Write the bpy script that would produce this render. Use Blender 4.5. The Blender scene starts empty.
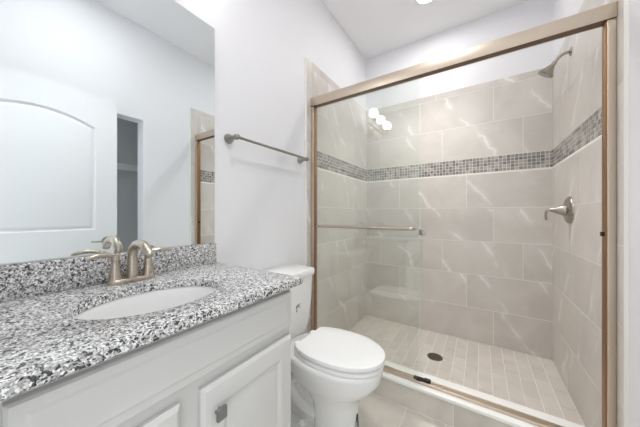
import bpy, bmesh, math, random
from mathutils import Vector, Matrix

random.seed(7)
S = bpy.context.scene
COL = S.collection
PI = math.pi

# ------------------------------------------------------------------ camera, world, exposure
cam_d = bpy.data.cameras.new('camera')
cam = bpy.data.objects.new('camera', cam_d)
COL.objects.link(cam)
cam.location = (1.0505, 0.0, 1.1015)
cam.rotation_euler = (PI / 2, 0, 0.5787)
cam_d.sensor_width = 36.0
cam_d.lens = 245.117 / 640 * 36
cam_d.shift_y = 1.0 / 640
cam_d.clip_start = 0.02
S.camera = cam

world = bpy.data.worlds.new('world')
S.world = world
world.use_nodes = True
bg = world.node_tree.nodes['Background']
bg.inputs[0].default_value = (0.95, 0.98, 1.0, 1)
bg.inputs[1].default_value = 1.2

GLOBE_STRENGTH = 10.0
DOWNLIGHT_STRENGTH = 125.0
DOWNLIGHT_WATTS = 56.0

S.view_settings.view_transform = 'Standard'
S.view_settings.look = 'None'
S.view_settings.gamma = 1.0
S.view_settings.use_curve_mapping = False
S.view_settings.exposure = 0.44
S.cycles.max_bounces = 14
S.cycles.diffuse_bounces = 8
S.cycles.glossy_bounces = 6
S.cycles.transparent_max_bounces = 16
S.cycles.sample_clamp_indirect = 6.0

# the daylit hall reaches the room through the entry doorway (portal only guides sampling)
pd = bpy.data.lights.new('doorway_portal', 'AREA')
pd.shape = 'RECTANGLE'; pd.size = 0.76; pd.size_y = 2.0
pd.cycles.is_portal = True
po = bpy.data.objects.new('doorway_portal', pd)
COL.objects.link(po)
po.location = (1.02, -0.22, 1.0)

po.rotation_euler = (PI / 2, 0, 0)

# ------------------------------------------------------------------ room dimensions (metres)
W = 1.52          # vanity wall x=0, opposite wall x=W
YF = -0.12        # entry wall
YB = 2.528        # shower far wall
ZC = 2.798        # ceiling
YT = 1.412        # tile starts here on both side walls
YS = 1.478        # shower door plane
ZT = 2.227        # top of tile
ZM0, ZM1 = 1.46, 1.591   # mosaic band
CURB0, CURB1, CURBZ = 1.440, 1.575, 0.124
TW, TH = 0.58, 0.29

# ------------------------------------------------------------------ material helpers
def new_mat(name):
    m = bpy.data.materials.new(name)
    m.use_nodes = True
    nt = m.node_tree
    return m, nt, nt.nodes['Principled BSDF']

def N(nt, t, **kw):
    n = nt.nodes.new(t)
    for k, v in kw.items():
        setattr(n, k, v)
    return n

def math_n(nt, op, a, b=None, c=None, clamp=False):
    n = N(nt, 'ShaderNodeMath', operation=op, use_clamp=clamp)
    for i, v in enumerate((a, b, c)):
        if v is None: continue
        if isinstance(v, (int, float)): n.inputs[i].default_value = v
        else: nt.links.new(v, n.inputs[i])
    return n.outputs[0]

def mix_c(nt, fac, a, b, blend='MIX'):
    n = N(nt, 'ShaderNodeMix', data_type='RGBA', blend_type=blend)
    for sock, v in ((n.inputs[0], fac), (n.inputs[6], a), (n.inputs[7], b)):
        if isinstance(v, (int, float)): sock.default_value = v
        elif isinstance(v, tuple): sock.default_value = (*v, 1) if len(v) == 3 else v
        else: nt.links.new(v, sock)
    return n.outputs[2]

def smooth(nt, x, lo, hi):
    n = N(nt, 'ShaderNodeMapRange', interpolation_type='SMOOTHSTEP')
    nt.links.new(x, n.inputs[0])
    n.inputs[1].default_value = lo; n.inputs[2].default_value = hi
    n.inputs[3].default_value = 0; n.inputs[4].default_value = 1
    return n.outputs[0]

def noise(nt, vec, scale, detail=3, rough=0.55, dist=0.0):
    n = N(nt, 'ShaderNodeTexNoise')
    if vec is not None: nt.links.new(vec, n.inputs['Vector'])
    n.inputs['Scale'].default_value = scale
    n.inputs['Detail'].default_value = detail
    n.inputs['Roughness'].default_value = rough
    n.inputs['Distortion'].default_value = dist
    return n.outputs[0]

def srgb(r, g, b):
    f = lambda c: (c / 255 / 12.92) if c / 255 <= 0.04045 else ((c / 255 + 0.055) / 1.055) ** 2.4
    return (f(r), f(g), f(b))

def plain(name, col, rough=0.5, metal=0.0, coat=0.0, spec=0.5, bump=None):
    m, nt, p = new_mat(name)
    p.inputs['Base Color'].default_value = (*col, 1)
    p.inputs['Roughness'].default_value = rough
    p.inputs['Metallic'].default_value = metal
    p.inputs['Coat Weight'].default_value = coat
    p.inputs['Specular IOR Level'].default_value = spec
    if bump:
        tc = N(nt, 'ShaderNodeTexCoord')
        h = noise(nt, tc.outputs['Object'], bump[0], 4, 0.6)
        b = N(nt, 'ShaderNodeBump')
        b.inputs['Strength'].default_value = bump[1]
        b.inputs['Distance'].default_value = bump[2]
        nt.links.new(h, b.inputs['Height'])
        nt.links.new(b.outputs[0], p.inputs['Normal'])
    return m

def brushed(name, col, rough=0.3):
    m, nt, p = new_mat(name)
    tc = N(nt, 'ShaderNodeTexCoord')
    mp = N(nt, 'ShaderNodeMapping'); mp.inputs['Scale'].default_value = (1, 1, 8)
    nt.links.new(tc.outputs['Object'], mp.inputs[0])
    h = noise(nt, mp.outputs[0], 260, 2, 0.5)
    r = N(nt, 'ShaderNodeMapRange')
    nt.links.new(h, r.inputs[0])
    r.inputs[3].default_value = rough - 0.02; r.inputs[4].default_value = rough + 0.03
    nt.links.new(r.outputs[0], p.inputs['Roughness'])
    p.inputs['Metallic'].default_value = 1.0
    c = mix_c(nt, h, tuple(x * 0.98 for x in col), tuple(min(1, x * 1.02) for x in col))
    nt.links.new(c, p.inputs['Base Color'])
    return m

def stone_tile(name, base, alt, vein, vein_amt=0.7, rough=0.35, vein_scale=3.0, tint=0.10, vein_dir=(0.8, 0.8, 0.5)):
    """pale stone-look porcelain: cloudy tone, a few diagonal white veins, every tile its own patch"""
    m, nt, p = new_mat(name)
    tc = N(nt, 'ShaderNodeTexCoord'); geo = N(nt, 'ShaderNodeNewGeometry')
    rnd = geo.outputs['Random Per Island']
    off = N(nt, 'ShaderNodeCombineXYZ')
    nt.links.new(math_n(nt, 'MULTIPLY', rnd, 37.0), off.inputs[0])
    nt.links.new(math_n(nt, 'MULTIPLY', rnd, 91.0), off.inputs[1])
    nt.links.new(math_n(nt, 'MULTIPLY', rnd, 53.0), off.inputs[2])
    va = N(nt, 'ShaderNodeVectorMath', operation='ADD')
    nt.links.new(tc.outputs['Object'], va.inputs[0]); nt.links.new(off.outputs[0], va.inputs[1])
    v = va.outputs[0]
    cloud = noise(nt, v, 3.5, 5, 0.6, 0.6)
    c = mix_c(nt, smooth(nt, cloud, 0.3, 0.7), base, alt)
    # veins: a narrow level-set of a stretched noise, broken up by a mask
    dt = N(nt, 'ShaderNodeVectorMath', operation='DOT_PRODUCT'); dt.inputs[1].default_value = vein_dir
    nt.links.new(v, dt.inputs[0])
    wob = noise(nt, v, 5.0, 3, 0.5)
    ph = math_n(nt, 'FRACT', math_n(nt, 'ADD', math_n(nt, 'MULTIPLY', dt.outputs['Value'], vein_scale), math_n(nt, 'MULTIPLY', wob, 0.5)))
    d = math_n(nt, 'ABSOLUTE', math_n(nt, 'SUBTRACT', ph, 0.5))
    line = math_n(nt, 'SUBTRACT', 1.0, smooth(nt, d, 0.0, 0.045))
    soft = math_n(nt, 'MULTIPLY', math_n(nt, 'SUBTRACT', 1.0, smooth(nt, d, 0.0, 0.12)), 0.35)
    line = math_n(nt, 'MAXIMUM', line, soft)
    mask = smooth(nt, noise(nt, v, 4.2, 2, 0.5), 0.44, 0.60)
    f = math_n(nt, 'MULTIPLY', math_n(nt, 'MULTIPLY', line, mask), vein_amt)
    c = mix_c(nt, f, c, vein)
    t = math_n(nt, 'ADD', math_n(nt, 'MULTIPLY', math_n(nt, 'SUBTRACT', rnd, 0.5), tint), 1.0)
    tt = N(nt, 'ShaderNodeCombineColor')
    for i in range(3): nt.links.new(t, tt.inputs[i])
    c = mix_c(nt, 1.0, c, tt.outputs[0], 'MULTIPLY')
    nt.links.new(c, p.inputs['Base Color'])
    p.inputs['Roughness'].default_value = rough
    return m

def mosaic_mat():
    m, nt, p = new_mat('mosaic_stone')
    geo = N(nt, 'ShaderNodeNewGeometry')
    r = N(nt, 'ShaderNodeValToRGB')
    nt.links.new(geo.outputs['Random Per Island'], r.inputs[0])
    e = r.color_ramp.elements
    e[0].position = 0.0; e[0].color = (*srgb(112, 110, 108), 1)
    e[1].position = 1.0; e[1].color = (*srgb(184, 178, 170), 1)
    x = e.new(0.35); x.color = (*srgb(142, 139, 136), 1)
    x = e.new(0.65); x.color = (*srgb(160, 153, 145), 1)
    nt.links.new(r.outputs[0], p.inputs['Base Color'])
    p.inputs['Roughness'].default_value = 0.22
    return m

def granite_mat():
    m, nt, p = new_mat('speckled_granite')
    tc = N(nt, 'ShaderNodeTexCoord')
    o = tc.outputs['Object']
    wob = N(nt, 'ShaderNodeTexNoise'); wob.inputs['Scale'].default_value = 120; wob.inputs['Detail'].default_value = 2
    nt.links.new(o, wob.inputs['Vector'])
    sc = N(nt, 'ShaderNodeVectorMath', operation='SCALE'); sc.inputs['Scale'].default_value = 0.006
    nt.links.new(wob.outputs['Color'], sc.inputs[0])
    ad = N(nt, 'ShaderNodeVectorMath', operation='ADD')
    nt.links.new(o, ad.inputs[0]); nt.links.new(sc.outputs[0], ad.inputs[1])
    v = ad.outputs[0]
    def vor(scale, seed):
        a = N(nt, 'ShaderNodeVectorMath', operation='ADD'); a.inputs[1].default_value = (seed, seed * 2.3, seed * 0.7)
        nt.links.new(v, a.inputs[0])
        n = N(nt, 'ShaderNodeTexVoronoi'); n.inputs['Scale'].default_value = scale
        nt.links.new(a.outputs[0], n.inputs['Vector'])
        s = N(nt, 'ShaderNodeSeparateColor'); nt.links.new(n.outputs['Color'], s.inputs[0])
        return s.outputs[0]
    g1 = vor(270, 0.0); g2 = vor(215, 3.1); g3 = vor(390, 7.7)
    patch = noise(nt, o, 45, 2, 0.5)
    r = N(nt, 'ShaderNodeValToRGB'); r.color_ramp.interpolation = 'CONSTANT'
    nt.links.new(g1, r.inputs[0])
    e = r.color_ramp.elements
    e[0].position = 0; e[0].color = (*srgb(166, 166, 166), 1)
    e[1].position = 0.22; e[1].color = (*srgb(216, 216, 216), 1)
    x = e.new(0.55); x.color = (*srgb(246, 246, 245), 1)
    x = e.new(0.78); x.color = (*srgb(182, 182, 182), 1)
    c = r.outputs[0]
    lim = math_n(nt, 'ADD', 0.54, math_n(nt, 'MULTIPLY', patch, 0.60))
    dark = math_n(nt, 'GREATER_THAN', g2, lim)
    c = mix_c(nt, math_n(nt, 'MULTIPLY', dark, 0.92), c, srgb(46, 46, 48))
    mid = math_n(nt, 'GREATER_THAN', g3, 0.86)
    c = mix_c(nt, math_n(nt, 'MULTIPLY', mid, 0.7), c, srgb(98, 97, 97))
    blk = math_n(nt, 'LESS_THAN', g3, 0.08)
    c = mix_c(nt, math_n(nt, 'MULTIPLY', blk, 0.95), c, srgb(26, 26, 29))
    nt.links.new(c, p.inputs['Base Color'])
    p.inputs['Roughness'].default_value = 0.16
    return m

def glass_mat():
    m = bpy.data.materials.new('clear_glass'); m.use_nodes = True
    nt = m.node_tree; nt.nodes.clear()
    out = N(nt, 'ShaderNodeOutputMaterial')
    tr = N(nt, 'ShaderNodeBsdfTransparent'); tr.inputs[0].default_value = (0.975, 0.985, 0.976, 1)
    gl = N(nt, 'ShaderNodeBsdfGlossy'); gl.inputs['Roughness'].default_value = 0.0
    gl.inputs[0].default_value = (1, 1, 1, 1)
    geo = N(nt, 'ShaderNodeNewGeometry')
    ior = math_n(nt, 'ADD', 1.55, math_n(nt, 'MULTIPLY', geo.outputs['Backfacing'], 1 / 1.55 - 1.55))
    fr = N(nt, 'ShaderNodeFresnel'); nt.links.new(ior, fr.inputs['IOR'])
    mx = N(nt, 'ShaderNodeMixShader')
    nt.links.new(fr.outputs[0], mx.inputs[0]); nt.links.new(tr.outputs[0], mx.inputs[1]); nt.links.new(gl.outputs[0], mx.inputs[2])
    nt.links.new(mx.outputs[0], out.inputs[0])
    return m

def emit_mat(name, col, strength):
    m = bpy.data.materials.new(name); m.use_nodes = True
    nt = m.node_tree; nt.nodes.clear()
    out = N(nt, 'ShaderNodeOutputMaterial'); e = N(nt, 'ShaderNodeEmission')
    e.inputs[0].default_value = (*col, 1); e.inputs[1].default_value = strength
    nt.links.new(e.outputs[0], out.inputs[0])
    return m

M = {}
M['paint'] = plain('white_wall_paint', srgb(232, 232, 235), 0.6, bump=(160, 0.06, 0.002))
M['ceil'] = plain('white_ceiling_paint', srgb(240, 240, 242), 0.8, bump=(120, 0.1, 0.002))
M['trim'] = plain('white_trim_paint', srgb(232, 233, 235), 0.35)
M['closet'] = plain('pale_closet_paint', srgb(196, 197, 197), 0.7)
M['cab'] = plain('white_cabinet_paint', srgb(212, 212, 210), 0.38)
M['tile'] = stone_tile('beige_stone_tile', srgb(212, 207, 201), srgb(201, 195, 188), srgb(240, 239, 236), 0.8, 0.3)
M['floor'] = stone_tile('floor_stone_tile', srgb(216, 211, 202), srgb(198, 193, 184), srgb(234, 232, 227), 0.6, 0.35, vein_dir=(0.6, 0.8, 0.1))
M['pan'] = stone_tile('shower_floor_tile', srgb(208, 201, 193), srgb(198, 191, 183), srgb(226, 222, 216), 0.3, 0.45, tint=0.08, vein_dir=(0.6, 0.8, 0.1))
M['grout'] = plain('pale_grout', srgb(236, 233, 228), 0.8)
M['mosgrout'] = plain('mosaic_grout', srgb(190, 188, 184), 0.8)
M['mosaic'] = mosaic_mat()
M['granite'] = granite_mat()
M['marble'] = plain('white_marble_sill', srgb(240, 239, 236), 0.25)
M['china'] = plain('white_vitreous_china', srgb(238, 238, 237), 0.12, coat=0.3)
M['basin'] = plain('white_basin_china', srgb(232, 232, 232), 0.14, coat=0.3)
M['seat'] = plain('white_seat_plastic', srgb(243, 243, 243), 0.25)
M['nickel'] = brushed('brushed_nickel', srgb(196, 186, 172), 0.27)
M['nickel_dark'] = brushed('satin_nickel_grey', srgb(160, 157, 150), 0.3)
M['nickel_wall'] = brushed('aged_brushed_nickel', srgb(170, 163, 153), 0.26)
M['bronze'] = brushed('champagne_frame_metal', srgb(208, 194, 177), 0.38)
M['knob'] = brushed('dark_pewter', srgb(150, 150, 150), 0.35)
M['black'] = plain('black_plastic', srgb(22, 20, 19), 0.5)
M['channel'] = brushed('shaded_channel_metal', srgb(156, 118, 84), 0.36)
M['darkgap'] = plain('dark_brown_underside', srgb(104, 80, 60), 0.45)
M['print'] = plain('grey_print', srgb(96, 96, 96), 0.6)
M['teal'] = plain('teal_print', srgb(38, 140, 150), 0.6)
M['paper'] = plain('white_sticker', srgb(225, 225, 224), 0.6)
M['glass'] = glass_mat()
M['chrome_dark'] = brushed('drain_metal', srgb(120, 114, 106), 0.32)
M['globe'] = emit_mat('lit_opal_globe', (1.0, 0.985, 0.96), GLOBE_STRENGTH)
M['lens'] = emit_mat('lit_downlight_lens', (1.0, 0.99, 0.975), DOWNLIGHT_STRENGTH)
M['wire'] = plain('white_coated_wire', srgb(226, 226, 226), 0.4)

def mirror_mat():
    m, nt, p = new_mat('silvered_mirror')
    p.inputs['Base Color'].default_value = (0.885, 0.94, 0.95, 1)
    p.inputs['Metallic'].default_value = 1.0
    p.inputs['Roughness'].default_value = 0.0
    return m
M['mirror'] = mirror_mat()
M['mirror_edge'] = plain('mirror_glass_edge', srgb(120, 132, 128), 0.2)

# ------------------------------------------------------------------ mesh helpers
def obj(name, bm, mats, parent=None, smooth_angle=35, loc=None):
    me = bpy.data.meshes.new(name)
    bmesh.ops.recalc_face_normals(bm, faces=bm.faces)
    bm.to_mesh(me); bm.free()
    if not isinstance(mats, (list, tuple)): mats = [mats]
    for m in mats: me.materials.append(m)
    if smooth_angle:
        me.shade_smooth()
        me.set_sharp_from_angle(angle=math.radians(smooth_angle))
    o = bpy.data.objects.new(name, me)
    COL.objects.link(o)
    if parent is not None:
        o.parent = parent
    if loc is not None: o.location = loc
    return o

def thing(name, label, cat, loc=(0, 0, 0), group=None):
    o = bpy.data.objects.new(name, None)
    o.empty_display_size = 0.05
    COL.objects.link(o)
    o.location = loc
    o['label'] = label; o['category'] = cat
    if group: o['group'] = group
    return o

def tag(o, label, cat, group=None):
    o['label'] = label; o['category'] = cat
    if group: o['group'] = group
    return o

def struct(o, label=None, cat='structure'):
    o['kind'] = 'structure'
    if label: o['label'] = label
    o['category'] = cat
    return o

def box(bm, x0, x1, y0, y1, z0, z1, mi=0, bev=0.0, seg=2):
    r = bmesh.ops.create_cube(bm, size=1.0)
    vs = r['verts']
    for v in vs:
        v.co.x = x0 if v.co.x < 0 else x1
        v.co.y = y0 if v.co.y < 0 else y1
        v.co.z = z0 if v.co.z < 0 else z1
    fs = set(f for v in vs for f in v.link_faces)
    for f in fs: f.material_index = mi
    if bev > 0:
        es = set(e for f in fs for e in f.edges)
        bmesh.ops.bevel(bm, geom=list(es), offset=bev, segments=seg, affect='EDGES', profile=0.5, clamp_overlap=True, material=-1)
    return bm

def boxes(*bs, **kw):
    bm = bmesh.new()
    for b in bs: box(bm, *b, **kw)
    return bm

def loft(bm, rings, cap0=True, cap1=True, mi=0):
    vr = [[bm.verts.new(p) for p in r] for r in rings]
    n = len(rings[0])
    for a, b in zip(vr[:-1], vr[1:]):
        for i in range(n):
            f = bm.faces.new((a[i], a[(i + 1) % n], b[(i + 1) % n], b[i])); f.material_index = mi
    if cap0: bm.faces.new(list(reversed(vr[0]))).material_index = mi
    if cap1: bm.faces.new(vr[-1]).material_index = mi
    return vr

def frame(d):
    d = d.normalized()
    up = Vector((0, 0, 1)) if abs(d.z) < 0.95 else Vector((1, 0, 0))
    a = d.cross(up).normalized(); b = a.cross(d).normalized()
    return a, b

def lathe(bm, origin, axis, prof, n=24, mi=0, cap0=True, cap1=True):
    """prof = [(distance along axis, radius)...]"""
    o = Vector(origin); d = Vector(axis).normalized(); a, b = frame(d)
    rings = []
    for t, r in prof:
        r = max(r, 1e-4)
        rings.append([o + d * t + a * (r * math.cos(2 * PI * i / n)) + b * (r * math.sin(2 * PI * i / n)) for i in range(n)])
    loft(bm, rings, cap0, cap1, mi)

def tube(bm, pts, rad, n=14, mi=0, squash=1.0):
    pts = [Vector(p) for p in pts]
    if not isinstance(rad, (list, tuple)): rad = [rad] * len(pts)
    rings = []; a = None
    for i, p in enumerate(pts):
        d = (pts[min(i + 1, len(pts) - 1)] - pts[max(i - 1, 0)]).normalized()
        if a is None: a, b = frame(d)
        else:
            a = (a - d * a.dot(d)).normalized(); b = a.cross(d).normalized()
        rings.append([p + a * (rad[i] * math.cos(2 * PI * k / n)) + b * (rad[i] * squash * math.sin(2 * PI * k / n)) for k in range(n)])
    loft(bm, rings, True, True, mi)

def bez(p0, p1, p2, p3, n=14):
    p0, p1, p2, p3 = map(Vector, (p0, p1, p2, p3))
    out = []
    for i in range(n + 1):
        t = i / n; s = 1 - t
        out.append(p0 * s ** 3 + p1 * 3 * s * s * t + p2 * 3 * s * t * t + p3 * t ** 3)
    return out

def tiles(bm, O, U, V, Nn, u0, u1, v0, v1, w, h, ustart, vstart, stagger, gap, thick, mi=0, bev=0.0008):
    """separate tiles standing proud of a grout bed, clipped to the rectangle [u0,u1]x[v0,v1]"""
    O, U, V, Nn = map(Vector, (O, U, V, Nn))
    r = math.floor((v0 - vstart) / h + 1e-6)
    while vstart + r * h < v1 - 1e-6:
        a0 = max(v0, vstart + r * h); a1 = min(v1, vstart + (r + 1) * h)
        us = ustart + stagger * r
        k = math.floor((u0 - us) / w + 1e-6)
        while us + k * w < u1 - 1e-6:
            b0 = max(u0, us + k * w); b1 = min(u1, us + (k + 1) * w)
            if b1 - b0 > gap * 3 and a1 - a0 > gap * 3:
                g = gap / 2
                A0, A1, B0, B1 = a0 + g, a1 - g, b0 + g, b1 - g
                e = bev
                lo = [O + U * x + V * y for x, y in ((B0, A0), (B1, A0), (B1, A1), (B0, A1))]
                hi = [O + U * x + V * y + Nn * thick for x, y in ((B0 + e, A0 + e), (B1 - e, A0 + e), (B1 - e, A1 - e), (B0 + e, A1 - e))]
                vl = [bm.verts.new(p) for p in lo]; vh = [bm.verts.new(p) for p in hi]
                fs = [bm.faces.new(vh)]
                for i in range(4):
                    fs.append(bm.faces.new((vl[i], vl[(i + 1) % 4], vh[(i + 1) % 4], vh[i])))
                for f in fs: f.material_index = mi
            k += 1
        r += 1

# ------------------------------------------------------------------ the room
T = 0.012   # how far the tiled skin stands off the plaster (grout bed)
TP = 0.0012
WT = 0.12

# tile skin for a side wall: tile field, mosaic band, two rows, bullnose top and bullnose edge strip
def tile_field(bm, O, U, Nn, u0, u1, jb, sgn, edge=None):
    Vv = (0, 0, 1)
    # below the band: joints of row 0 at jb, each row steps by a third of a tile
    tiles(bm, O, U, Vv, Nn, u0, u1, 0.0, ZM0, TW, TH, jb, 0.0, sgn * TW / 3, 0.0038, TP, 1)
    tiles(bm, O, U, Vv, Nn, u0, u1, ZM0 + 0.001, ZM1 - 0.001, 0.0262, 0.0258, 0.0, ZM0 + 0.001, 0.0, 0.0026, TP * 1.2, 2, 0.0006)
    tiles(bm, O, U, Vv, Nn, u0, u1, ZM1, ZM1 + 2 * TH, TW, TH, jb + sgn * TW * 2 / 3, ZM1, sgn * TW / 3, 0.0038, TP, 1)
    tiles(bm, O, U, Vv, Nn, u0, u1, ZM1 + 2 * TH, ZT, 0.30, ZT - ZM1 - 2 * TH, 0.1, ZM1 + 2 * TH, 0.0, 0.0015, TP, 1)
    if edge:
        e0, e1 = edge
        tiles(bm, O, U, Vv, Nn, e0, e1, 0.0, ZT, e1 - e0, 0.316, e0, 0.034, 0.0, 0.002, TP, 1)

# left (vanity) wall
bm = bmesh.new()
box(bm, -WT, 0, YF - WT, YB + WT, 0, ZC, 0)
box(bm, 0, T, YT, YB, 0, ZT, 3)
EY = YT + 0.062
tile_field(bm, (T, 0, 0), (0, 1, 0), (1, 0, 0), EY, YB - T, YB - T - 0.225 - TW / 3 * 0, -1, (YT + 0.001, EY))
struct(obj('wall_left', bm, [M['paint'], M['tile'], M['mosaic'], M['grout']], smooth_angle=0))

# right wall with the closet opening behind the open door
OY0, OY1, OZ = 0.20, 0.985, 1.955
bm = bmesh.new()
box(bm, W, W + WT, YF - WT, OY0, 0, ZC, 0)
box(bm, W, W + WT, OY1, YB + WT, 0, ZC, 0)
box(bm, W, W + WT, OY0, OY1, OZ, ZC, 0)
box(bm, W - T, W, YT, YB, 0, ZT, 3)
tile_field(bm, (W - T, 0, 0), (0, 1, 0), (-1, 0, 0), EY, YB - T, 2.302 + 2 * TW / 3, -1, (YT + 0.001, EY))
struct(obj('wall_right', bm, [M['paint'], M['tile'], M['mosaic'], M['grout']], smooth_angle=0))

# far wall of the shower
bm = bmesh.new()
box(bm, 0, W, YB, YB + WT, 0, ZC, 0)
box(bm, T, W - T, YB - T, YB, 0, ZT, 3)
tile_field(bm, (0, YB - T, 0), (1, 0, 0), (0, -1, 0), T, W - T, 1.143, -1)
struct(obj('wall_back', bm, [M['paint'], M['tile'], M['mosaic'], M['grout']], smooth_angle=0))

# entry wall with the doorway the photograph was taken from
DX0, DX1, DZ = 0.64, 1.40, 2.03
bm = boxes((0, DX0, YF - WT, YF, 0, ZC), (DX1, W, YF - WT, YF, 0, ZC), (DX0, DX1, YF - WT, YF, DZ, ZC))
struct(obj('wall_front', bm, M['paint'], smooth_angle=0))
bm = boxes((DX0 - 0.055, DX0, YF, YF + 0.014, 0, DZ + 0.055), (DX1, DX1 + 0.055, YF, YF + 0.014, 0, DZ + 0.055),
           (DX0, DX1, YF, YF + 0.014, DZ, DZ + 0.055), bev=0.003)
struct(obj('trim_1', bm, M['trim']))

bm = boxes((-WT, W + WT, YF - WT, YB + WT, ZC, ZC + 0.1))
struct(obj('ceiling', bm, M['ceil'], smooth_angle=0))

# bathroom floor
bm = bmesh.new()
box(bm, -WT, W + WT, YF - WT, CURB0, -0.1, -0.002, 1)
tiles(bm, (0, 0, -0.002), (1, 0, 0), (0, 1, 0), (0, 0, 1), 0, W, YF, CURB0 - 0.005, 0.60, 0.30, 0.30, CURB0 - 0.3 * 6, 0.2, 0.003, 0.002, 0)
struct(obj('floor', bm, [M['floor'], M['grout']], smooth_angle=0))

# shower floor
bm = bmesh.new()
box(bm, -WT, W + WT, CURB0, YB + WT, -0.1, -0.002, 1)
tiles(bm, (0, 0, -0.002), (0, 1, 0), (1, 0, 0), (0, 0, 1), CURB1, YB - T - TP, T, W - T, 0.158, 0.079, 1.62, T, 0.079, 0.003, 0.002, 0)
struct(obj('floor_shower', bm, [M['pan'], M['grout']], smooth_angle=0))

# curb with its white sill
bm = bmesh.new()
box(bm, T + TP, W - T - TP, CURB0 + TP, CURB1 - TP, 0.0, CURBZ, 1)
tiles(bm, (0, CURB0 + TP, 0), (1, 0, 0), (0, 0, 1), (0, -1, 0), T + TP, W - T - TP, 0.002, CURBZ, TW, 0.2, 0.934 - TW, -0.05, 0, 0.003, TP, 0)
tiles(bm, (0, CURB1 - TP, 0), (1, 0, 0), (0, 0, 1), (0, 1, 0), T + TP, W - T - TP, 0.002, CURBZ, TW, 0.2, 0.8 - TW, -0.05, 0, 0.003, TP, 0)
curb = struct(obj('trim_2', bm, [M['floor'], M['grout']], smooth_angle=0), 'low tiled curb across the shower opening')
SILLZ = CURBZ + 0.021
bm = boxes((T + TP, W - T - TP, CURB0 - 0.010, CURB1 + 0.010, CURBZ, SILLZ), bev=0.005, seg=3)
sill = struct(obj('trim_3', bm, M['marble']), 'white marble sill on the shower curb')

# baseboards
def baseboard(name, x0, x1, y0, y1):
    bm = boxes((x0, x1, y0, y1, 0, 0.085), bev=0.003)
    struct(obj(name, bm, M['trim']))
baseboard('baseboard_left', 0.0, 0.012, 0.70, YT)
baseboard('baseboard_right', W - 0.012, W, OY1, YT)

# closet behind the opening
CX = 2.30
bm = boxes((CX, CX + 0.1, -0.1, 1.75, 0, ZC), (W + WT, CX, 1.65, 1.75, 0, ZC), (W + WT, 1.75, -0.1, 0.0, 0, ZC),
           (W + WT, CX, 0.0, 1.65, 2.44, 2.54))
struct(obj('wall_closet', bm, M['closet'], smooth_angle=0))
bm = boxes((W + WT, CX + 0.1, -0.1, 1.75, -0.1, 0.0))
struct(obj('floor_closet', bm, M['floor'], smooth_angle=0))

t = thing('wire_shelf', 'white wire shelf in the dark closet seen in the mirror', 'shelf', (1.95, 1.10, 1.60))
bm = bmesh.new()
for k in range(9):
    x = -0.02 + k * 0.044
    tube(bm, [(x, -0.55, 0.0), (x, 0.548, 0.0)], 0.0035, 6)
for z in (0.0, -0.035):
    tube(bm, [(-0.03, -0.55, z), (-0.03, 0.548, z)], 0.005, 6)
obj('rail_wires', bm, M['wire'], t)
bm = bmesh.new()
for k in range(37):
    y = -0.54 + k * 0.03
    tube(bm, [(-0.03, y, -0.035), (-0.03, y, 0.003), (0.345, y, 0.003)], 0.0015, 5)
obj('cross_wires', bm, M['wire'], t)
# open entry door, standing in front of the closet opening
DY0, DY1 = -0.07, 0.765
DXF, DXB = 1.43, 1.465
def door_panel_ring(yc, z0, z1, hw, rise, n=20):
    pts = [(yc - hw, z0), (yc + hw, z0)]
    if rise <= 0:
        pts += [(yc + hw, z1), (yc - hw, z1)]
    else:
        R = (hw * hw + rise * rise) / (2 * rise)
        for i in range(n + 1):
            a = math.asin(hw / R) * (1 - 2 * i / n)
            pts.append((yc + R * math.sin(a), z1 - R * (1 - math.cos(a)) + 0.0))
    return pts
def shrink(pts, d):
    n = len(pts); out = []
    area = sum(pts[i][0] * pts[(i + 1) % n][1] - pts[(i + 1) % n][0] * pts[i][1] for i in range(n))
    s = 1 if area > 0 else -1
    for i in range(n):
        p = Vector(pts[i]); a = Vector(pts[i - 1]); b = Vector(pts[(i + 1) % n])
        n1 = (p - a).normalized(); n2 = (b - p).normalized()
        m1 = Vector((-n1.y, n1.x)) * s; m2 = Vector((-n2.y, n2.x)) * s
        bis = (m1 + m2)
        bis = bis / max(bis.length_squared, 1e-6) * 2
        out.append(tuple(p + bis * d))
    return out
door_bm = bmesh.new()
box(door_bm, DXF + 0.014, DXB, DY0, DY1, 0.012, 2.02, 0)
def face_with_holes(bm, x, outer, holes):
    es = []
    for loop in [outer] + holes:
        vs = [bm.verts.new((x, p[0], p[1])) for p in loop]
        es += [bm.edges.new((vs[i], vs[(i + 1) % len(vs)])) for i in range(len(vs))]
    bmesh.ops.triangle_fill(bm, use_beauty=True, edges=es)
yc = (DY0 + DY1) / 2
rings = [door_panel_ring(yc, 0.985, 1.838, 0.285, 0.074), door_panel_ring(yc, 0.24, 0.80, 0.285, 0)]
face_with_holes(door_bm, DXF, [(DY0, 0.012), (DY1, 0.012), (DY1, 2.02), (DY0, 2.02)], rings)
for r0 in rings:
    prof = [(0.0, 0.0), (0.005, 0.009), (0.014, 0.012), (0.032, 0.003), (0.038, 0.002)]
    rr = [[(DXF + dx, p[0], p[1]) for p in shrink(r0, d)] for d, dx in prof]
    loft(door_bm, rr, False, True)
for a, b in (((DY0, 0.012), (DY1, 0.012)), ((DY1, 0.012), (DY1, 2.02)), ((DY1, 2.02), (DY0, 2.02)), ((DY0, 2.02), (DY0, 0.012))):
    vs = [door_bm.verts.new(p) for p in ((DXF, *a), (DXF, *b), (DXF + 0.014, *b), (DXF + 0.014, *a))]
    door_bm.faces.new(vs)
door = struct(obj('door_1', door_bm, M['trim'], smooth_angle=20), 'white arch-top panel door standing open', 'door')
bm = bmesh.new()
lathe(bm, (DXF, 0.70, 0.895), (-1, 0, 0), [(0, 0.032), (0.006, 0.031), (0.009, 0.014), (0.042, 0.011), (0.048, 0.012), (0.056, 0.011)], 20)
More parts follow.
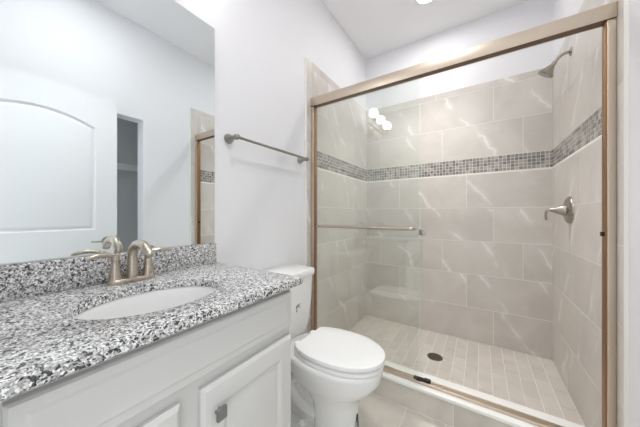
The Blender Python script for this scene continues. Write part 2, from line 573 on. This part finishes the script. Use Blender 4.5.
tube(bm, bez((DXF - 0.05, 0.70, 0.895), (DXF - 0.055, 0.67, 0.9), (DXF - 0.052, 0.63, 0.893), (DXF - 0.052, 0.595, 0.898), 10), [0.01] * 4 + [0.009] * 4 + [0.007] * 3, 10, squash=0.7)
h = obj('door_handle', bm, M['nickel_dark'], door); h['label'] = 'satin nickel lever handle'

# ------------------------------------------------------------------ vanity
VY0, VY1 = -0.005, 0.684     # cabinet ends
VX = 0.472                   # face frame front
CZ = 0.876; CT = 0.024       # counter top height, slab thickness
CY0, CY1 = -0.06, 0.706
CXF = 0.516
van = thing('vanity_cabinet', 'white painted vanity cabinet under the granite counter', 'cabinet', (0.0, 0.34, 0.0))
def vloc(bm):    # vanity meshes are written in room coordinates
    bmesh.ops.translate(bm, verts=bm.verts, vec=(0.0, -0.34, 0.0)); return bm
ZB = CZ - CT
# carcass shell (open-topped) with a face frame
bm = boxes((0.002, VX - 0.019, VY0, VY0 + 0.016, 0.0, ZB), (0.002, VX - 0.019, VY1 - 0.016, VY1, 0.0, ZB),
           (0.002, VX - 0.019, VY0 + 0.016, VY1 - 0.016, 0.09, 0.106), (0.002, 0.010, VY0 + 0.016, VY1 - 0.016, 0.106, ZB - 0.2))
obj('carcass', vloc(bm), M['cab'], van)
bm = boxes((VX - 0.019, VX, VY0, VY0 + 0.06, 0.09, ZB), (VX - 0.019, VX, VY1 - 0.04, VY1, 0.09, ZB),
           (VX - 0.019, VX, VY0 + 0.06, VY1 - 0.04, ZB - 0.045, ZB), (VX - 0.019, VX, VY0 + 0.06, VY1 - 0.04, 0.66, 0.735),
           (VX - 0.019, VX, VY0 + 0.06, VY1 - 0.04, 0.09, 0.13), (VX - 0.019, VX, 0.28, 0.35, 0.13, 0.66))
obj('face_frame', vloc(bm), M['cab'], van)
bm = boxes((VX - 0.075, VX - 0.06, VY0 + 0.016, VY1 - 0.016, 0.0, 0.089))
obj('toe_kick', vloc(bm), M['cab'], van)

def slab_front(y0, y1, z0, z1, rail=0.058, thick=0.020, recess=0.005):
    """overlay front: bevelled outer edge, flat rail, sloped inner moulding and flat centre panel"""
    bm = bmesh.new()
    x = VX + 0.0006
    R = [(y0, z0), (y1, z0), (y1, z1), (y0, z1)]
    if rail:
        prof = [(0, 0), (0, thick - 0.009), (0.009, thick - 0.001), (0.012, thick), (rail, thick), (rail + 0.004, thick - 0.002), (rail + 0.013, thick - recess - 0.002), (rail + 0.02, thick - recess)]
    else:
        prof = [(0, 0), (0, thick - 0.008), (0.004, thick - 0.003), (0.020, thick - 0.003), (0.026, thick)]
    rr = [[(x + dx, p[0], p[1]) for p in shrink(R, d)] for d, dx in prof]
    loft(bm, rr, True, True)
    return vloc(bm)
obj('drawer_front', slab_front(0.045, 0.676, 0.708, 0.829, rail=0), M['cab'], van, smooth_angle=20)
def cab_door(y0, y1, ky):
    d = obj('cabinet_door', slab_front(y0, y1, 0.105, 0.676), M['cab'], van, smooth_angle=20)
    bm = bmesh.new()
    x = VX + 0.0206
    lathe(bm, (x, ky - 0.34, 0.604), (1, 0, 0), [(0, 0.008), (0.004, 0.006), (0.014, 0.006)], 14)
    box(bm, x + 0.012, x + 0.022, ky - 0.34 - 0.0135, ky - 0.34 + 0.0135, 0.604 - 0.0155, 0.604 + 0.0155, 0, 0.003, 2)
    k = obj('knob', bm, M['knob'], d); k['label'] = 'small square pewter knob'
cab_door(0.045, 0.290, 0.258)
cab_door(0.339, 0.676, 0.379)

# granite worktop with an oval cut-out
SX, SY, SA, SB = 0.286, 0.326, 0.138, 0.173    # oval centre and half-axes (x, y)
ct = thing('granite_countertop', 'speckled black, white and grey granite worktop with oval cut-out', 'countertop', (0.0, 0.34, CZ - CT))
def counter_mesh():
    bm = bmesh.new()
    x0, x1, y0, y1 = 0.001, CXF, CY0, CY1
    n = 96
    def rect(px, py, ins):
        # point on the (inset) rectangle in direction of the angle from the oval centre
        X0, X1, Y0, Y1 = x0 + ins * 0, x1 - ins, y0, y1 - ins
        ts = []
        if px > 1e-9: ts.append((X1 - SX) / px)
        if px < -1e-9: ts.append((X0 - SX) / px)
        if py > 1e-9: ts.append((Y1 - SY) / py)
        if py < -1e-9: ts.append((Y0 - SY) / py)
        t_ = min(ts)
        return SX + px * t_, SY + py * t_
    angs = [2 * PI * i / n for i in range(n)]
    for cx_, cy_ in ((x0, y0), (x1, y0), (x1, y1), (x0, y1)):
        a = math.atan2(cy_ - SY, cx_ - SX) % (2 * PI)
        k = min(range(n), key=lambda i: min(abs(angs[i] - a), 2 * PI - abs(angs[i] - a)))
        angs[k] = a
    angs.sort()
    def oval(g, z): return [(SX + (SA + g) * math.cos(a), SY + (SB + g) * math.sin(a), z) for a in ovang]
    # keep the oval points in the same angular order
    ovang = [math.atan2(math.sin(a) / SB * 1.0, math.cos(a) / SA * 1.0) for a in angs]
    def rc(ins, z): return [(*rect(math.cos(a), math.sin(a), ins), z) for a in angs]
    z0, z1 = CZ - CT, CZ
    rings = [oval(0.0, z0), oval(0.0, z1 - 0.003), oval(0.001, z1 - 0.001), oval(0.003, z1), rc(0.004, z1), rc(0.001, z1 - 0.001), rc(0, z1 - 0.004), rc(0, z0 + 0.003), rc(0.002, z0)]
    vr = loft(bm, rings, False, False)
    a, b = vr[-1], vr[0]
    for i in range(n):
        bm.faces.new((a[i], a[(i + 1) % n], b[(i + 1) % n], b[i]))
    bmesh.ops.translate(bm, verts=bm.verts, vec=(0, -0.34, -(CZ - CT)))
    return bm
obj('slab', counter_mesh(), M['granite'], ct, smooth_angle=30)
bm = boxes((0.001, 0.020, CY0, 0.694, CZ + 0.0003, 0.969), bev=0.0015)
tag(obj('granite_backsplash', bm, M['granite']), 'low speckled granite backsplash strip under the mirror', 'backsplash')

# undermount basin
bas = thing('sink_basin', 'white oval undermount sink basin set below the granite', 'sink', (SX, SY, CZ - CT - 0.15))
def basin_mesh():
    bm = bmesh.new(); n = 64
    def ring(fa, fb, z): return [((SA * fa) * math.cos(2 * PI * i / n), (SB * fb) * math.sin(2 * PI * i / n), z) for i in range(n)]
    prof = [(1.14, 1.12, 0.150), (1.03, 1.025, 0.150), (1.0, 1.0, 0.144), (0.97, 0.97, 0.115), (0.90, 0.90, 0.070), (0.76, 0.76, 0.032), (0.55, 0.55, 0.014), (0.3, 0.3, 0.008), (0.14, 0.12, 0.006)]
    out = [(0.14, 0.12, -0.006), (0.5, 0.5, 0.0), (0.85, 0.85, 0.03), (1.0, 1.0, 0.08), (1.08, 1.06, 0.135), (1.14, 1.12, 0.138)]
    loft(bm, [ring(*p) for p in out + prof], True, True)
    return bm
obj('bowl', basin_mesh(), M['basin'], bas, smooth_angle=50)
bm = bmesh.new()
lathe(bm, (0, 0, 0.0062), (0, 0, 1), [(0, 0.020), (0.002, 0.021), (0.0035, 0.018), (0.0032, 0.012), (0.005, 0.011), (0.006, 0.004)], 24)
obj('drain', bm, M['nickel'], bas)

# faucet
FY, FX = 0.347, 0.066
fau = thing('faucet', 'brushed nickel two-handle centerset faucet behind the sink', 'faucet', (FX, FY, CZ))
def stadium(hx, hy, z, n=12):
    pts = []
    r = hx
    for s, off in ((1, hy - hx), (-1, -(hy - hx))):
        for i in range(n + 1):
            a = (0 if s > 0 else PI) + PI * i / n
            pts.append((r * math.cos(a), off + r * math.sin(a), z))
    return pts
bm = bmesh.new()
loft(bm, [stadium(0.0215, 0.068, 0.0), stadium(0.0215, 0.068, 0.009), stadium(0.0205, 0.067, 0.013), stadium(0.018, 0.0645, 0.016)], True, True)
obj('base_plate', bm, M['nickel'], fau)
bm = bmesh.new()
lathe(bm, (0, 0, 0.0145), (0, 0, 1), [(0, 0.0185), (0.01, 0.0178), (0.03, 0.0160), (0.06, 0.0145), (0.075, 0.0142)], 24)
arc = [Vector((0, 0, 0.085))] + bez((0.0, 0, 0.090), (0.004, 0, 0.140), (0.102, 0, 0.146), (0.124, 0, 0.098), 18)
tube(bm, arc, [0.0142] * 5 + [0.0136] * (len(arc) - 9) + [0.0132] * 4, 18)
obj('spout', bm, M['nickel'], fau, smooth_angle=50)
bm = bmesh.new()
lathe(bm, (0.1236, 0, 0.0995), (0.42, 0, -1), [(0, 0.0115), (0.006, 0.0115)], 18)
obj('aerator', bm, M['nickel_dark'], fau)
for s in (-1, 1):
    bm = bmesh.new()
    lathe(bm, (0, s * 0.047, 0.0145), (0, 0, 1), [(0, 0.0185), (0.006, 0.0178), (0.03, 0.0140), (0.055, 0.0110), (0.058, 0.0105), (0.060, 0.0115), (0.072, 0.0115), (0.080, 0.0105), (0.084, 0.006)], 24)
    hd = obj('handle', bm, M['nickel'], fau, smooth_angle=40)
    bm = bmesh.new()
    p0 = (0.0, s * 0.043, 0.090)
    pts = bez(p0, (0.004, s * 0.068, 0.101), (0.010, s * 0.092, 0.103), (0.014, s * 0.122, 0.092), 12)
    tube(bm, pts, [0.008, 0.0095, 0.0095, 0.0092, 0.009, 0.0088, 0.0086, 0.0084, 0.008, 0.0078, 0.0072, 0.006, 0.003], 14, squash=0.85)
    obj('lever', bm, M['nickel'], hd, smooth_angle=50)

# mirror
bm = bmesh.new()
box(bm, 0.0005, 0.006, -0.11, 0.693, 0.970, 1.974, 1)
for f in bm.faces:
    if f.calc_center_median().x > 0.0059: f.material_index = 0
mir = obj('wall_mirror', bm, [M['mirror'], M['mirror_edge']], smooth_angle=0)
tag(mir, 'large frameless wall mirror above the granite backsplash', 'mirror')

# vanity light over the mirror
LZ = 2.155; LX = 0.13; LYC = 0.316
vl = thing('vanity_light', 'three-globe brushed nickel wall light above the mirror', 'light fixture', (0.0, LYC, 2.06))
bm = boxes((0.0005, 0.022, -0.06, 0.06, -0.055, 0.055), bev=0.006, seg=3)
obj('back_plate', bm, M['nickel'], vl)
bm = bmesh.new()
tube(bm, [(0.02, 0, 0), (0.075, 0, 0)], 0.009, 12)
tube(bm, [(0.075, -0.225, 0), (0.075, 0.225, 0)], 0.008, 12)
obj('cross_bar', bm, M['nickel'], vl)
for k in (-1, 0, 1):
    bm = bmesh.new()
    tube(bm, bez((0.075, k * 0.21, 0), (0.11, k * 0.21, -0.012), (LX, k * 0.21, -0.01), (LX, k * 0.21, 0.02), 8), 0.006, 10)
    lathe(bm, (LX, k * 0.21, 0.018), (0, 0, 1), [(0, 0.008), (0.004, 0.022), (0.022, 0.026), (0.026, 0.022)], 20)
    obj('arm', bm, M['nickel'], vl)
    bm = bmesh.new()
    lathe(bm, (LX, k * 0.21, 0.045), (0, 0, 1), [(0, 0.022), (0.008, 0.031), (0.022, 0.041), (0.042, 0.046), (0.062, 0.043), (0.078, 0.034), (0.088, 0.020), (0.092, 0.004)], 20)
    g = obj('globe_shade', bm, M['globe'], vl, smooth_angle=60); g['label'] = 'lit white glass globe'

# ------------------------------------------------------------------ towel bar
tb = thing('towel_bar', 'nickel towel bar on the white wall above the toilet', 'towel bar', (0.0, 1.06, 1.478))
bm = bmesh.new()
tube(bm, [(0.066, -0.292, 0), (0.066, 0.292, 0)], 0.0078, 14)
obj('bar', bm, M['nickel_dark'], tb)
for s in (-1, 1):
    bm = bmesh.new()
    y = s * 0.287
    lathe(bm, (0, y, 0), (1, 0, 0), [(0, 0.025), (0.006, 0.025), (0.012, 0.022), (0.03, 0.012), (0.05, 0.0095), (0.053, 0.0125), (0.060, 0.0145), (0.068, 0.0145), (0.076, 0.0115), (0.080, 0.004)], 22)
    obj('post', bm, M['nickel_dark'], tb, smooth_angle=45)

# ------------------------------------------------------------------ toilet
TY = 1.012
toi = thing('toilet', 'white two-piece toilet with closed lid between vanity and shower', 'toilet', (0.0, TY, 0.0))
def egg(xb, xf, hw, z, n=48, xm=None, pb=2.6, pf=2.1, xmin=-1):
    """outline seen from above: blunt back, rounded elongated front"""
    xm = xm if xm is not None else xb + (xf - xb) * 0.42
    pts = []
    for i in range(n):
        a = 2 * PI * i / n
        c, s = math.cos(a), math.sin(a)
        p = pf if c > 0 else pb
        r = (abs(c) ** p + abs(s) ** p) ** (-1 / p)
        x = xm + (xf - xm) * r * c if c > 0 else xm + (xm - xb) * r * c
        pts.append((max(x, xmin), hw * r * s, z))
    return pts
# bowl, pedestal and foot as one ceramic body
bm = bmesh.new()
rings = [egg(0.36, 0.602, 0.100, 0.0, xm=0.46), egg(0.36, 0.602, 0.100, 0.012, xm=0.46), egg(0.375, 0.594, 0.094, 0.04, xm=0.47),
         egg(0.38, 0.590, 0.089, 0.10, xm=0.47), egg(0.38, 0.589, 0.087, 0.18, xm=0.47), egg(0.37, 0.591, 0.088, 0.235, xm=0.47),
         egg(0.33, 0.600, 0.098, 0.275, xm=0.46), egg(0.27, 0.632, 0.120, 0.31, xm=0.46), egg(0.23, 0.668, 0.140, 0.345, xm=0.46),
         egg(0.21, 0.694, 0.150, 0.385, xm=0.47), egg(0.21, 0.702, 0.157, 0.42, xm=0.47), egg(0.215, 0.704, 0.158, 0.437, xm=0.47),
         egg(0.22, 0.699, 0.152, 0.443, xm=0.47)]
loft(bm, rings, True, True)
# rear deck that carries the tank
def roundrect(x0, x1, y0, y1, z, r, n=6):
    pts = []
    for cx_, cy_, a0 in ((x1 - r, y1 - r, 0), (x0 + r, y1 - r, PI / 2), (x0 + r, y0 + r, PI), (x1 - r, y0 + r, 3 * PI / 2)):
        for i in range(n + 1):
            a = a0 + PI / 2 * i / n
            pts.append((cx_ + r * math.cos(a), cy_ + r * math.sin(a), z))
    return pts
loft(bm, [roundrect(0.05, x1, -hw, hw, z, 0.04) for z, hw, x1 in ((0.20, 0.055, 0.25), (0.30, 0.075, 0.28), (0.36, 0.115, 0.31), (0.385, 0.135, 0.32), (0.400, 0.138, 0.325), (0.406, 0.132, 0.32))], True, True)
# narrower trapway body, foot and trapway contour behind the front column
loft(bm, [roundrect(0.14, 0.46, -0.050, 0.050, z, 0.03) for z in (0.0, 0.2, 0.37)], True, True)
loft(bm, [roundrect(0.13, 0.46, -0.108, 0.108, 0.0, 0.05), roundrect(0.13, 0.46, -0.108, 0.108, 0.015, 0.05), roundrect(0.14, 0.46, -0.098, 0.098, 0.085, 0.05),
          roundrect(0.15, 0.455, -0.093, 0.093, 0.098, 0.05), roundrect(0.17, 0.44, -0.080, 0.080, 0.104, 0.05)], True, True)
for s in (-1, 1):
    tube(bm, bez((0.47, s * 0.050, 0.30), (0.20, s * 0.062, 0.42), (0.18, s * 0.050, 0.15), (0.42, s * 0.046, 0.165), 16), [0.022, 0.026, 0.028, 0.030, 0.031, 0.032, 0.032, 0.032, 0.032, 0.032, 0.032, 0.032, 0.032, 0.031, 0.030, 0.028, 0.020], 14)
obj('bowl', bm, M['china'], toi, smooth_angle=50)
for s in (-1, 1):
    bm = bmesh.new()
    lathe(bm, (0.335, s * 0.078, 0.101), (0, 0, 1), [(0, 0.016), (0.010, 0.015), (0.018, 0.010), (0.021, 0.003)], 16)
    obj('bolt_cap', bm, M['seat'], toi)
# seat and lid
bm = bmesh.new()
KS = dict(xm=0.485, pb=2.1, xmin=0.315)
loft(bm, [egg(0.250, 0.698, 0.146, 0.4445, **KS), egg(0.24, 0.707, 0.152, 0.448, **KS), egg(0.24, 0.707, 0.152, 0.460, **KS), egg(0.250, 0.698, 0.146, 0.4632, **KS)], True, True)
obj('seat', bm, M['seat'], toi, smooth_angle=40)
bm = bmesh.new()
K = dict(xm=0.485, pb=2.1, xmin=0.322)
loft(bm, [egg(0.250, 0.702, 0.146, 0.4690, **K), egg(0.24, 0.711, 0.153, 0.472, **K), egg(0.24, 0.711, 0.153, 0.485, **K), egg(0.242, 0.709, 0.151, 0.4880, **K),
          egg(0.246, 0.705, 0.147, 0.4893, **K), egg(0.33, 0.63, 0.10, 0.4905, **dict(K, xmin=0.34)), egg(0.42, 0.55, 0.04, 0.491, **K)], True, True)
obj('lid', bm, M['seat'], toi, smooth_angle=30)
for s in (-1, 1):
    bm = boxes((0.288, 0.318, s * 0.065 - 0.017, s * 0.065 + 0.017, 0.403, 0.478), bev=0.006)
    obj('hinge', bm, M['seat'], toi)
# tank
bm = bmesh.new()
loft(bm, [roundrect(0.035, 0.165, -0.150, 0.150, 0.409, 0.03), roundrect(0.022, 0.190, -0.172, 0.172, 0.422, 0.035), roundrect(0.018, 0.203, -0.186, 0.186, 0.47, 0.035),
          roundrect(0.015, 0.212, -0.196, 0.196, 0.60, 0.03), roundrect(0.015, 0.216, -0.201, 0.201, 0.745, 0.028)], True, True)
tank = obj('tank', bm, M['china'], toi, smooth_angle=40)
# small grey printed mark on the tank front
bm = bmesh.new()
def stroke(y0, z0, y1, z1, w=0.0035):
    a = Vector((0.2128, y0, z0)); b = Vector((0.2128, y1, z1)); d = (b - a).normalized()
    n_ = Vector((0, -d.z, d.y)) * (w / 2); e = Vector((0.0012, 0, 0))
    v = [bm.verts.new(p) for p in (a - n_, b - n_, b + n_, a + n_, a - n_ + e, b - n_ + e, b + n_ + e, a + n_ + e)]
    for q in ((0, 1, 2, 3), (4, 5, 6, 7), (0, 1, 5, 4), (1, 2, 6, 5), (2, 3, 7, 6), (3, 0, 4, 7)): bm.faces.new([v[i] for i in q])
mz, my = 0.588, 0.052
for s_ in (((-0.018, 0.012), (-0.004, 0.018)), ((-0.018, 0.0), (-0.002, 0.007)), ((-0.004, 0.018), (-0.002, 0.007)), ((-0.018, -0.012), (-0.010, -0.010)), ((-0.018, -0.018), (-0.010, -0.016)),
           ((-0.002, 0.007), (0.016, 0.020)), ((0.011, 0.002), (0.016, 0.003)), ((-0.018, 0.012), (-0.018, 0.0)), ((0.012, -0.002), (0.015, -0.002))):
    stroke(my + s_[0][0], mz + s_[0][1], my + s_[1][0], mz + s_[1][1])
mk = obj('printed_mark', bm, M['print'], tank, smooth_angle=0); mk['label'] = 'small grey printed mark'
bm = bmesh.new()
loft(bm, [roundrect(0.012, 0.224, -0.208, 0.208, 0.746, 0.03), roundrect(0.010, 0.227, -0.211, 0.211, 0.752, 0.032), roundrect(0.010, 0.227, -0.211, 0.211, 0.775, 0.032),
          roundrect(0.013, 0.223, -0.207, 0.207, 0.783, 0.03), roundrect(0.022, 0.212, -0.196, 0.196, 0.787, 0.025)], True, True)
obj('tank_lid', bm, M['china'], toi, smooth_angle=40)
bm = bmesh.new()
lathe(bm, (0.2145, -0.14, 0.70), (1, 0, 0), [(0, 0.014), (0.006, 0.013), (0.010, 0.008), (0.02, 0.007)], 16)
tube(bm, [(0.230, -0.145, 0.70), (0.236, -0.11, 0.697), (0.236, -0.075, 0.690)], [0.007, 0.006, 0.005], 10)
fl = obj('flush_lever', bm, M['nickel'], toi); fl['label'] = 'nickel flush lever'
# paper sticker low on the pedestal front
bm = bmesh.new()
rs = []
for z in (0.135, 0.215):
    ring = egg(0.21, 0.5895, 0.0905, z, n=96, xm=0.44)
    rs.append([ring[i] for i in range(-4, 5)])
vs = [[bm.verts.new(p) for p in r] for r in rs]
for i in range(8): bm.faces.new((vs[0][i], vs[0][i + 1], vs[1][i + 1], vs[1][i]))
bmesh.ops.solidify(bm, geom=bm.faces[:], thickness=-0.0006)
st = obj('sticker', bm, M['paper'], toi, smooth_angle=40); st['label'] = 'small white sticker with grey and teal print'
for (i0, i1, z0, z1, mm) in ((-2, 1, 0.180, 0.210, 'print'), (0, 3, 0.142, 0.172, 'teal')):
    bm = bmesh.new(); rs = []
    for z in (z0, z1):
        ring = egg(0.208, 0.5905, 0.0915, z, n=96, xm=0.44)
        rs.append([bm.verts.new(ring[i]) for i in range(i0, i1 + 1)])
    for i in range(i1 - i0): bm.faces.new((rs[0][i], rs[0][i + 1], rs[1][i + 1], rs[1][i]))
    bmesh.ops.solidify(bm, geom=bm.faces[:], thickness=-0.0004)
    obj('printed_patch', bm, M[mm], st, smooth_angle=40)

# ------------------------------------------------------------------ shower enclosure
se = thing('shower_enclosure', 'champagne metal framed sliding glass shower door', 'shower door', (W / 2, YS, SILLZ))
def sloc(bm):
    bmesh.ops.translate(bm, verts=bm.verts, vec=(-W / 2, -YS, -SILLZ)); return bm
XL, XR = T + TP + 0.0005, W - T - TP - 0.0005
HZ0, HZ1 = 1.888, 1.949
HY0, HY1 = 1.458, 1.506
bm = bmesh.new()
box(bm, XL, XR, HY0, HY0 + 0.004, HZ0, HZ1, 0, 0.0015)
box(bm, XL, XR, HY1 - 0.004, HY1, HZ0, HZ1, 0, 0.001)
box(bm, XL, XR, HY0 + 0.002, HY1 - 0.002, HZ1 - 0.006, HZ1 - 0.001, 0)
box(bm, XL, XR, HY0 + 0.004, HY1 - 0.004, HZ0 + 0.002, HZ0 + 0.006, 1)  # dark brown strip closing the underside of the header
obj('header_rail', sloc(bm), [M['bronze'], M['darkgap']], se)
JW = 0.026
for x0, x1, xi in ((XL, XL + JW, 1), (XR - JW, XR, -1)):
    bm = bmesh.new()
    box(bm, x0, x1, 1.464, 1.504, SILLZ + 0.0005, HZ0, 0, 0.0025, 3)
    xj = x1 if xi > 0 else x0
    jb = obj('side_jamb', sloc(bm), M['bronze'], se)
    bm = boxes((min(xj, xj + xi * 0.004), max(xj, xj + xi * 0.004), 1.467, 1.503, SILLZ + 0.0105, HZ0 - 0.0005), bev=0.001)  # added liner; the shade inside the jamb is put into its darker colour
    ch_ = obj('channel', sloc(bm), M['channel'], jb); ch_['label'] = 'inner channel liner with its shade put into a darker bronze'
    bm = boxes((min(xj, xj + xi * 0.013), max(xj, xj + xi * 0.013), 1.476, 1.492, 1.012, 1.030), bev=0.002)
    b_ = obj('bumper', sloc(bm), M['black'], jb); b_['label'] = 'small black bumper'
bm = bmesh.new()
box(bm, XL + JW, XR - JW, 1.463, 1.508, SILLZ + 0.0005, SILLZ + 0.010, 0, 0.003, 3)
box(bm, XL + JW, XR - JW, 1.463, 1.468, SILLZ + 0.008, SILLZ + 0.016, 0, 0.0015)
box(bm, XL + JW, XR - JW, 1.503, 1.508, SILLZ + 0.008, SILLZ + 0.013, 0, 0.0015)
obj('bottom_track', sloc(bm), M['bronze'], se)
GZ0, GZ1 = SILLZ + 0.014, HZ0 + 0.0012
bm = boxes((0.046, 0.756, 1.470, 1.4755, GZ0, GZ1), bev=0.0008, seg=1)
g1 = obj('glass_panel', sloc(bm), M['glass'], se, smooth_angle=0); g1['label'] = 'outer glass panel with towel bar'
bm = bmesh.new()
bz, by = 1.020, 1.425
tube(bm, bez((0.086, 1.4695, bz), (0.086, by, bz), (0.086, by, bz), (0.11, by, bz), 8) + bez((0.71, by, bz), (0.738, by, bz), (0.738, by, bz), (0.738, 1.4695, bz), 8), 0.0085, 12)
hb = obj('pull_bar', sloc(bm), M['nickel'], g1, smooth_angle=50); hb['label'] = 'nickel pull bar across the glass'
bm = boxes((0.048, 0.777, 1.488, 1.4935, GZ0, GZ1), bev=0.0008, seg=1)
g2 = obj('glass_panel', sloc(bm), M['glass'], se, smooth_angle=0); g2['label'] = 'inner glass panel'
bm = boxes((0.757, 0.790, 1.482, 1.4995, 0.983, 1.017), bev=0.002)
cl = obj('edge_clip', sloc(bm), M['nickel_dark'], g2)
bm = boxes((0.728, 0.818, 1.478, 1.502, SILLZ + 0.0105, SILLZ + 0.020), (0.745, 0.765, 1.464, 1.486, SILLZ + 0.0165, SILLZ + 0.024), (0.785, 0.818, 1.478, 1.502, SILLZ + 0.018, SILLZ + 0.025), bev=0.002)
gd = obj('door_guide', sloc(bm), M['black'], se); gd['label'] = 'black plastic door guide'

# ------------------------------------------------------------------ shower fittings
SXW = W - T - TP
sh = thing('wall_shower', 'brushed nickel shower head on a short bent arm high on the tiled wall', 'shower head', (SXW, 2.052, 2.078))
bm = bmesh.new()
lathe(bm, (0, 0, 0), (-1, 0, 0), [(0, 0.026), (0.003, 0.025), (0.007, 0.016), (0.010, 0.011)], 24)
obj('flange', bm, M['nickel_wall'], sh)
bm = bmesh.new()
arm = bez((-0.004, 0, 0), (-0.030, 0, 0.004), (-0.050, 0.006, -0.006), (-0.070, 0.010, -0.036), 14)
tube(bm, arm, 0.0085, 12)
obj('arm', bm, M['nickel_wall'], sh, smooth_angle=60)
bm = bmesh.new()
dv = Vector((-0.58, 0.18, -0.78)).normalized(); hp = Vector((-0.068, 0.010, -0.033))
lathe(bm, hp, dv, [(0, 0.010), (0.006, 0.013), (0.014, 0.013), (0.018, 0.012), (0.045, 0.026), (0.066, 0.041), (0.074, 0.045), (0.078, 0.043)], 28)
hh = obj('head', bm, M['nickel_wall'], sh, smooth_angle=40)
bm = bmesh.new()
lathe(bm, hp + dv * 0.0782, dv, [(0, 0.039), (0.0015, 0.037)], 28)
obj('spray_plate', bm, M['nickel_dark'], hh)

sv = thing('shower_valve', 'brushed nickel shower valve with cone handle on the tiled wall', 'shower valve', (SXW, 2.075, 1.128))
bm = bmesh.new()
lathe(bm, (0, 0, 0), (-1, 0, 0), [(0, 0.083), (0.005, 0.083), (0.012, 0.078), (0.018, 0.066), (0.022, 0.05), (0.024, 0.03)], 40)
obj('escutcheon', bm, M['nickel_wall'], sv, smooth_angle=60)
bm = bmesh.new()
lathe(bm, (-0.0235, 0, 0), (-1, -0.05, 0.03), [(0, 0.036), (0.006, 0.035), (0.02, 0.028), (0.045, 0.017), (0.064, 0.011), (0.070, 0.007)], 28)
hd = obj('handle', bm, M['nickel_wall'], sv, smooth_angle=40)
bm = bmesh.new()
tube(bm, bez((-0.088, -0.004, 0.003), (-0.108, -0.006, 0.006), (-0.114, -0.006, -0.015), (-0.108, -0.006, -0.062), 12), [0.009, 0.0095, 0.0095, 0.009, 0.009, 0.0085, 0.0085, 0.008, 0.008, 0.008, 0.0085, 0.0085, 0.006], 12, squash=0.8)
obj('lever', bm, M['nickel_wall'], hd, smooth_angle=50)

dr = thing('shower_drain', 'round metal drain grate in the tiled shower floor', 'drain', (0.758, 2.072, 0.0005))
bm = bmesh.new()
lathe(bm, (0, 0, 0), (0, 0, 1), [(0, 0.055), (0.002, 0.055), (0.0035, 0.052), (0.0035, 0.047), (0.002, 0.046)], 32)
obj('rim', bm, M['chrome_dark'], dr)
bm = bmesh.new()
lathe(bm, (0, 0, 0.002), (0, 0, 1), [(0, 0.046), (0.0012, 0.046), (0.0014, 0.044)], 32)
obj('grate', bm, M['chrome_dark'], dr)
bm = bmesh.new()
for ring_r, cnt in ((0.016, 6), (0.034, 12)):
    for i in range(cnt):
        a = 2 * PI * i / cnt
        lathe(bm, (ring_r * math.cos(a), ring_r * math.sin(a), 0.0034), (0, 0, 1), [(0, 0.0042), (0.0003, 0.0042)], 10)
lathe(bm, (0, 0, 0.0034), (0, 0, 1), [(0, 0.003), (0.0003, 0.003)], 10)
obj('grate_holes', bm, M['black'], dr)

# recessed downlights: one over the shower, an unseen one added over the floor
def downlight(x, y, label, watts):
    dl = thing('ceiling_downlight', label, 'ceiling light', (x, y, ZC), 'recessed ceiling downlights')
    bm = bmesh.new(); n = 40
    def circ(r, z): return [(r * math.cos(2 * PI * i / n), r * math.sin(2 * PI * i / n), z) for i in range(n)]
    loft(bm, [circ(0.062, -0.0005), circ(0.092, -0.0005), circ(0.090, -0.005), circ(0.070, -0.008), circ(0.062, -0.006), circ(0.062, -0.0005)], False, False)
    obj('trim_ring', bm, M['trim'], dl)
    bm = bmesh.new()
    lathe(bm, (0, 0, -0.001), (0, 0, -1), [(0, 0.0615), (0.003, 0.0615), (0.0045, 0.058)], 32)
    ln = obj('lens', bm, M['lens'], dl); ln['label'] = 'lit white lens'
    sp = bpy.data.lights.new('downlight_beam', 'SPOT')      # the lamp's own downward beam
    sp.energy = watts; sp.spot_size = math.radians(88); sp.spot_blend = 1.0
    sp.shadow_soft_size = 0.05; sp.color = (1.0, 0.99, 0.975)
    so = bpy.data.objects.new('downlight_beam', sp); COL.objects.link(so)
    so.location = (x, y, ZC - 0.06)
downlight(0.70, 2.04, 'round recessed downlight in the ceiling over the shower', DOWNLIGHT_WATTS)
downlight(0.92, 0.50, 'unseen recessed downlight added in the ceiling over the bathroom floor by the vanity', DOWNLIGHT_WATTS * 0.4)  # unseen lamp added to brighten counter, toilet lid and floor
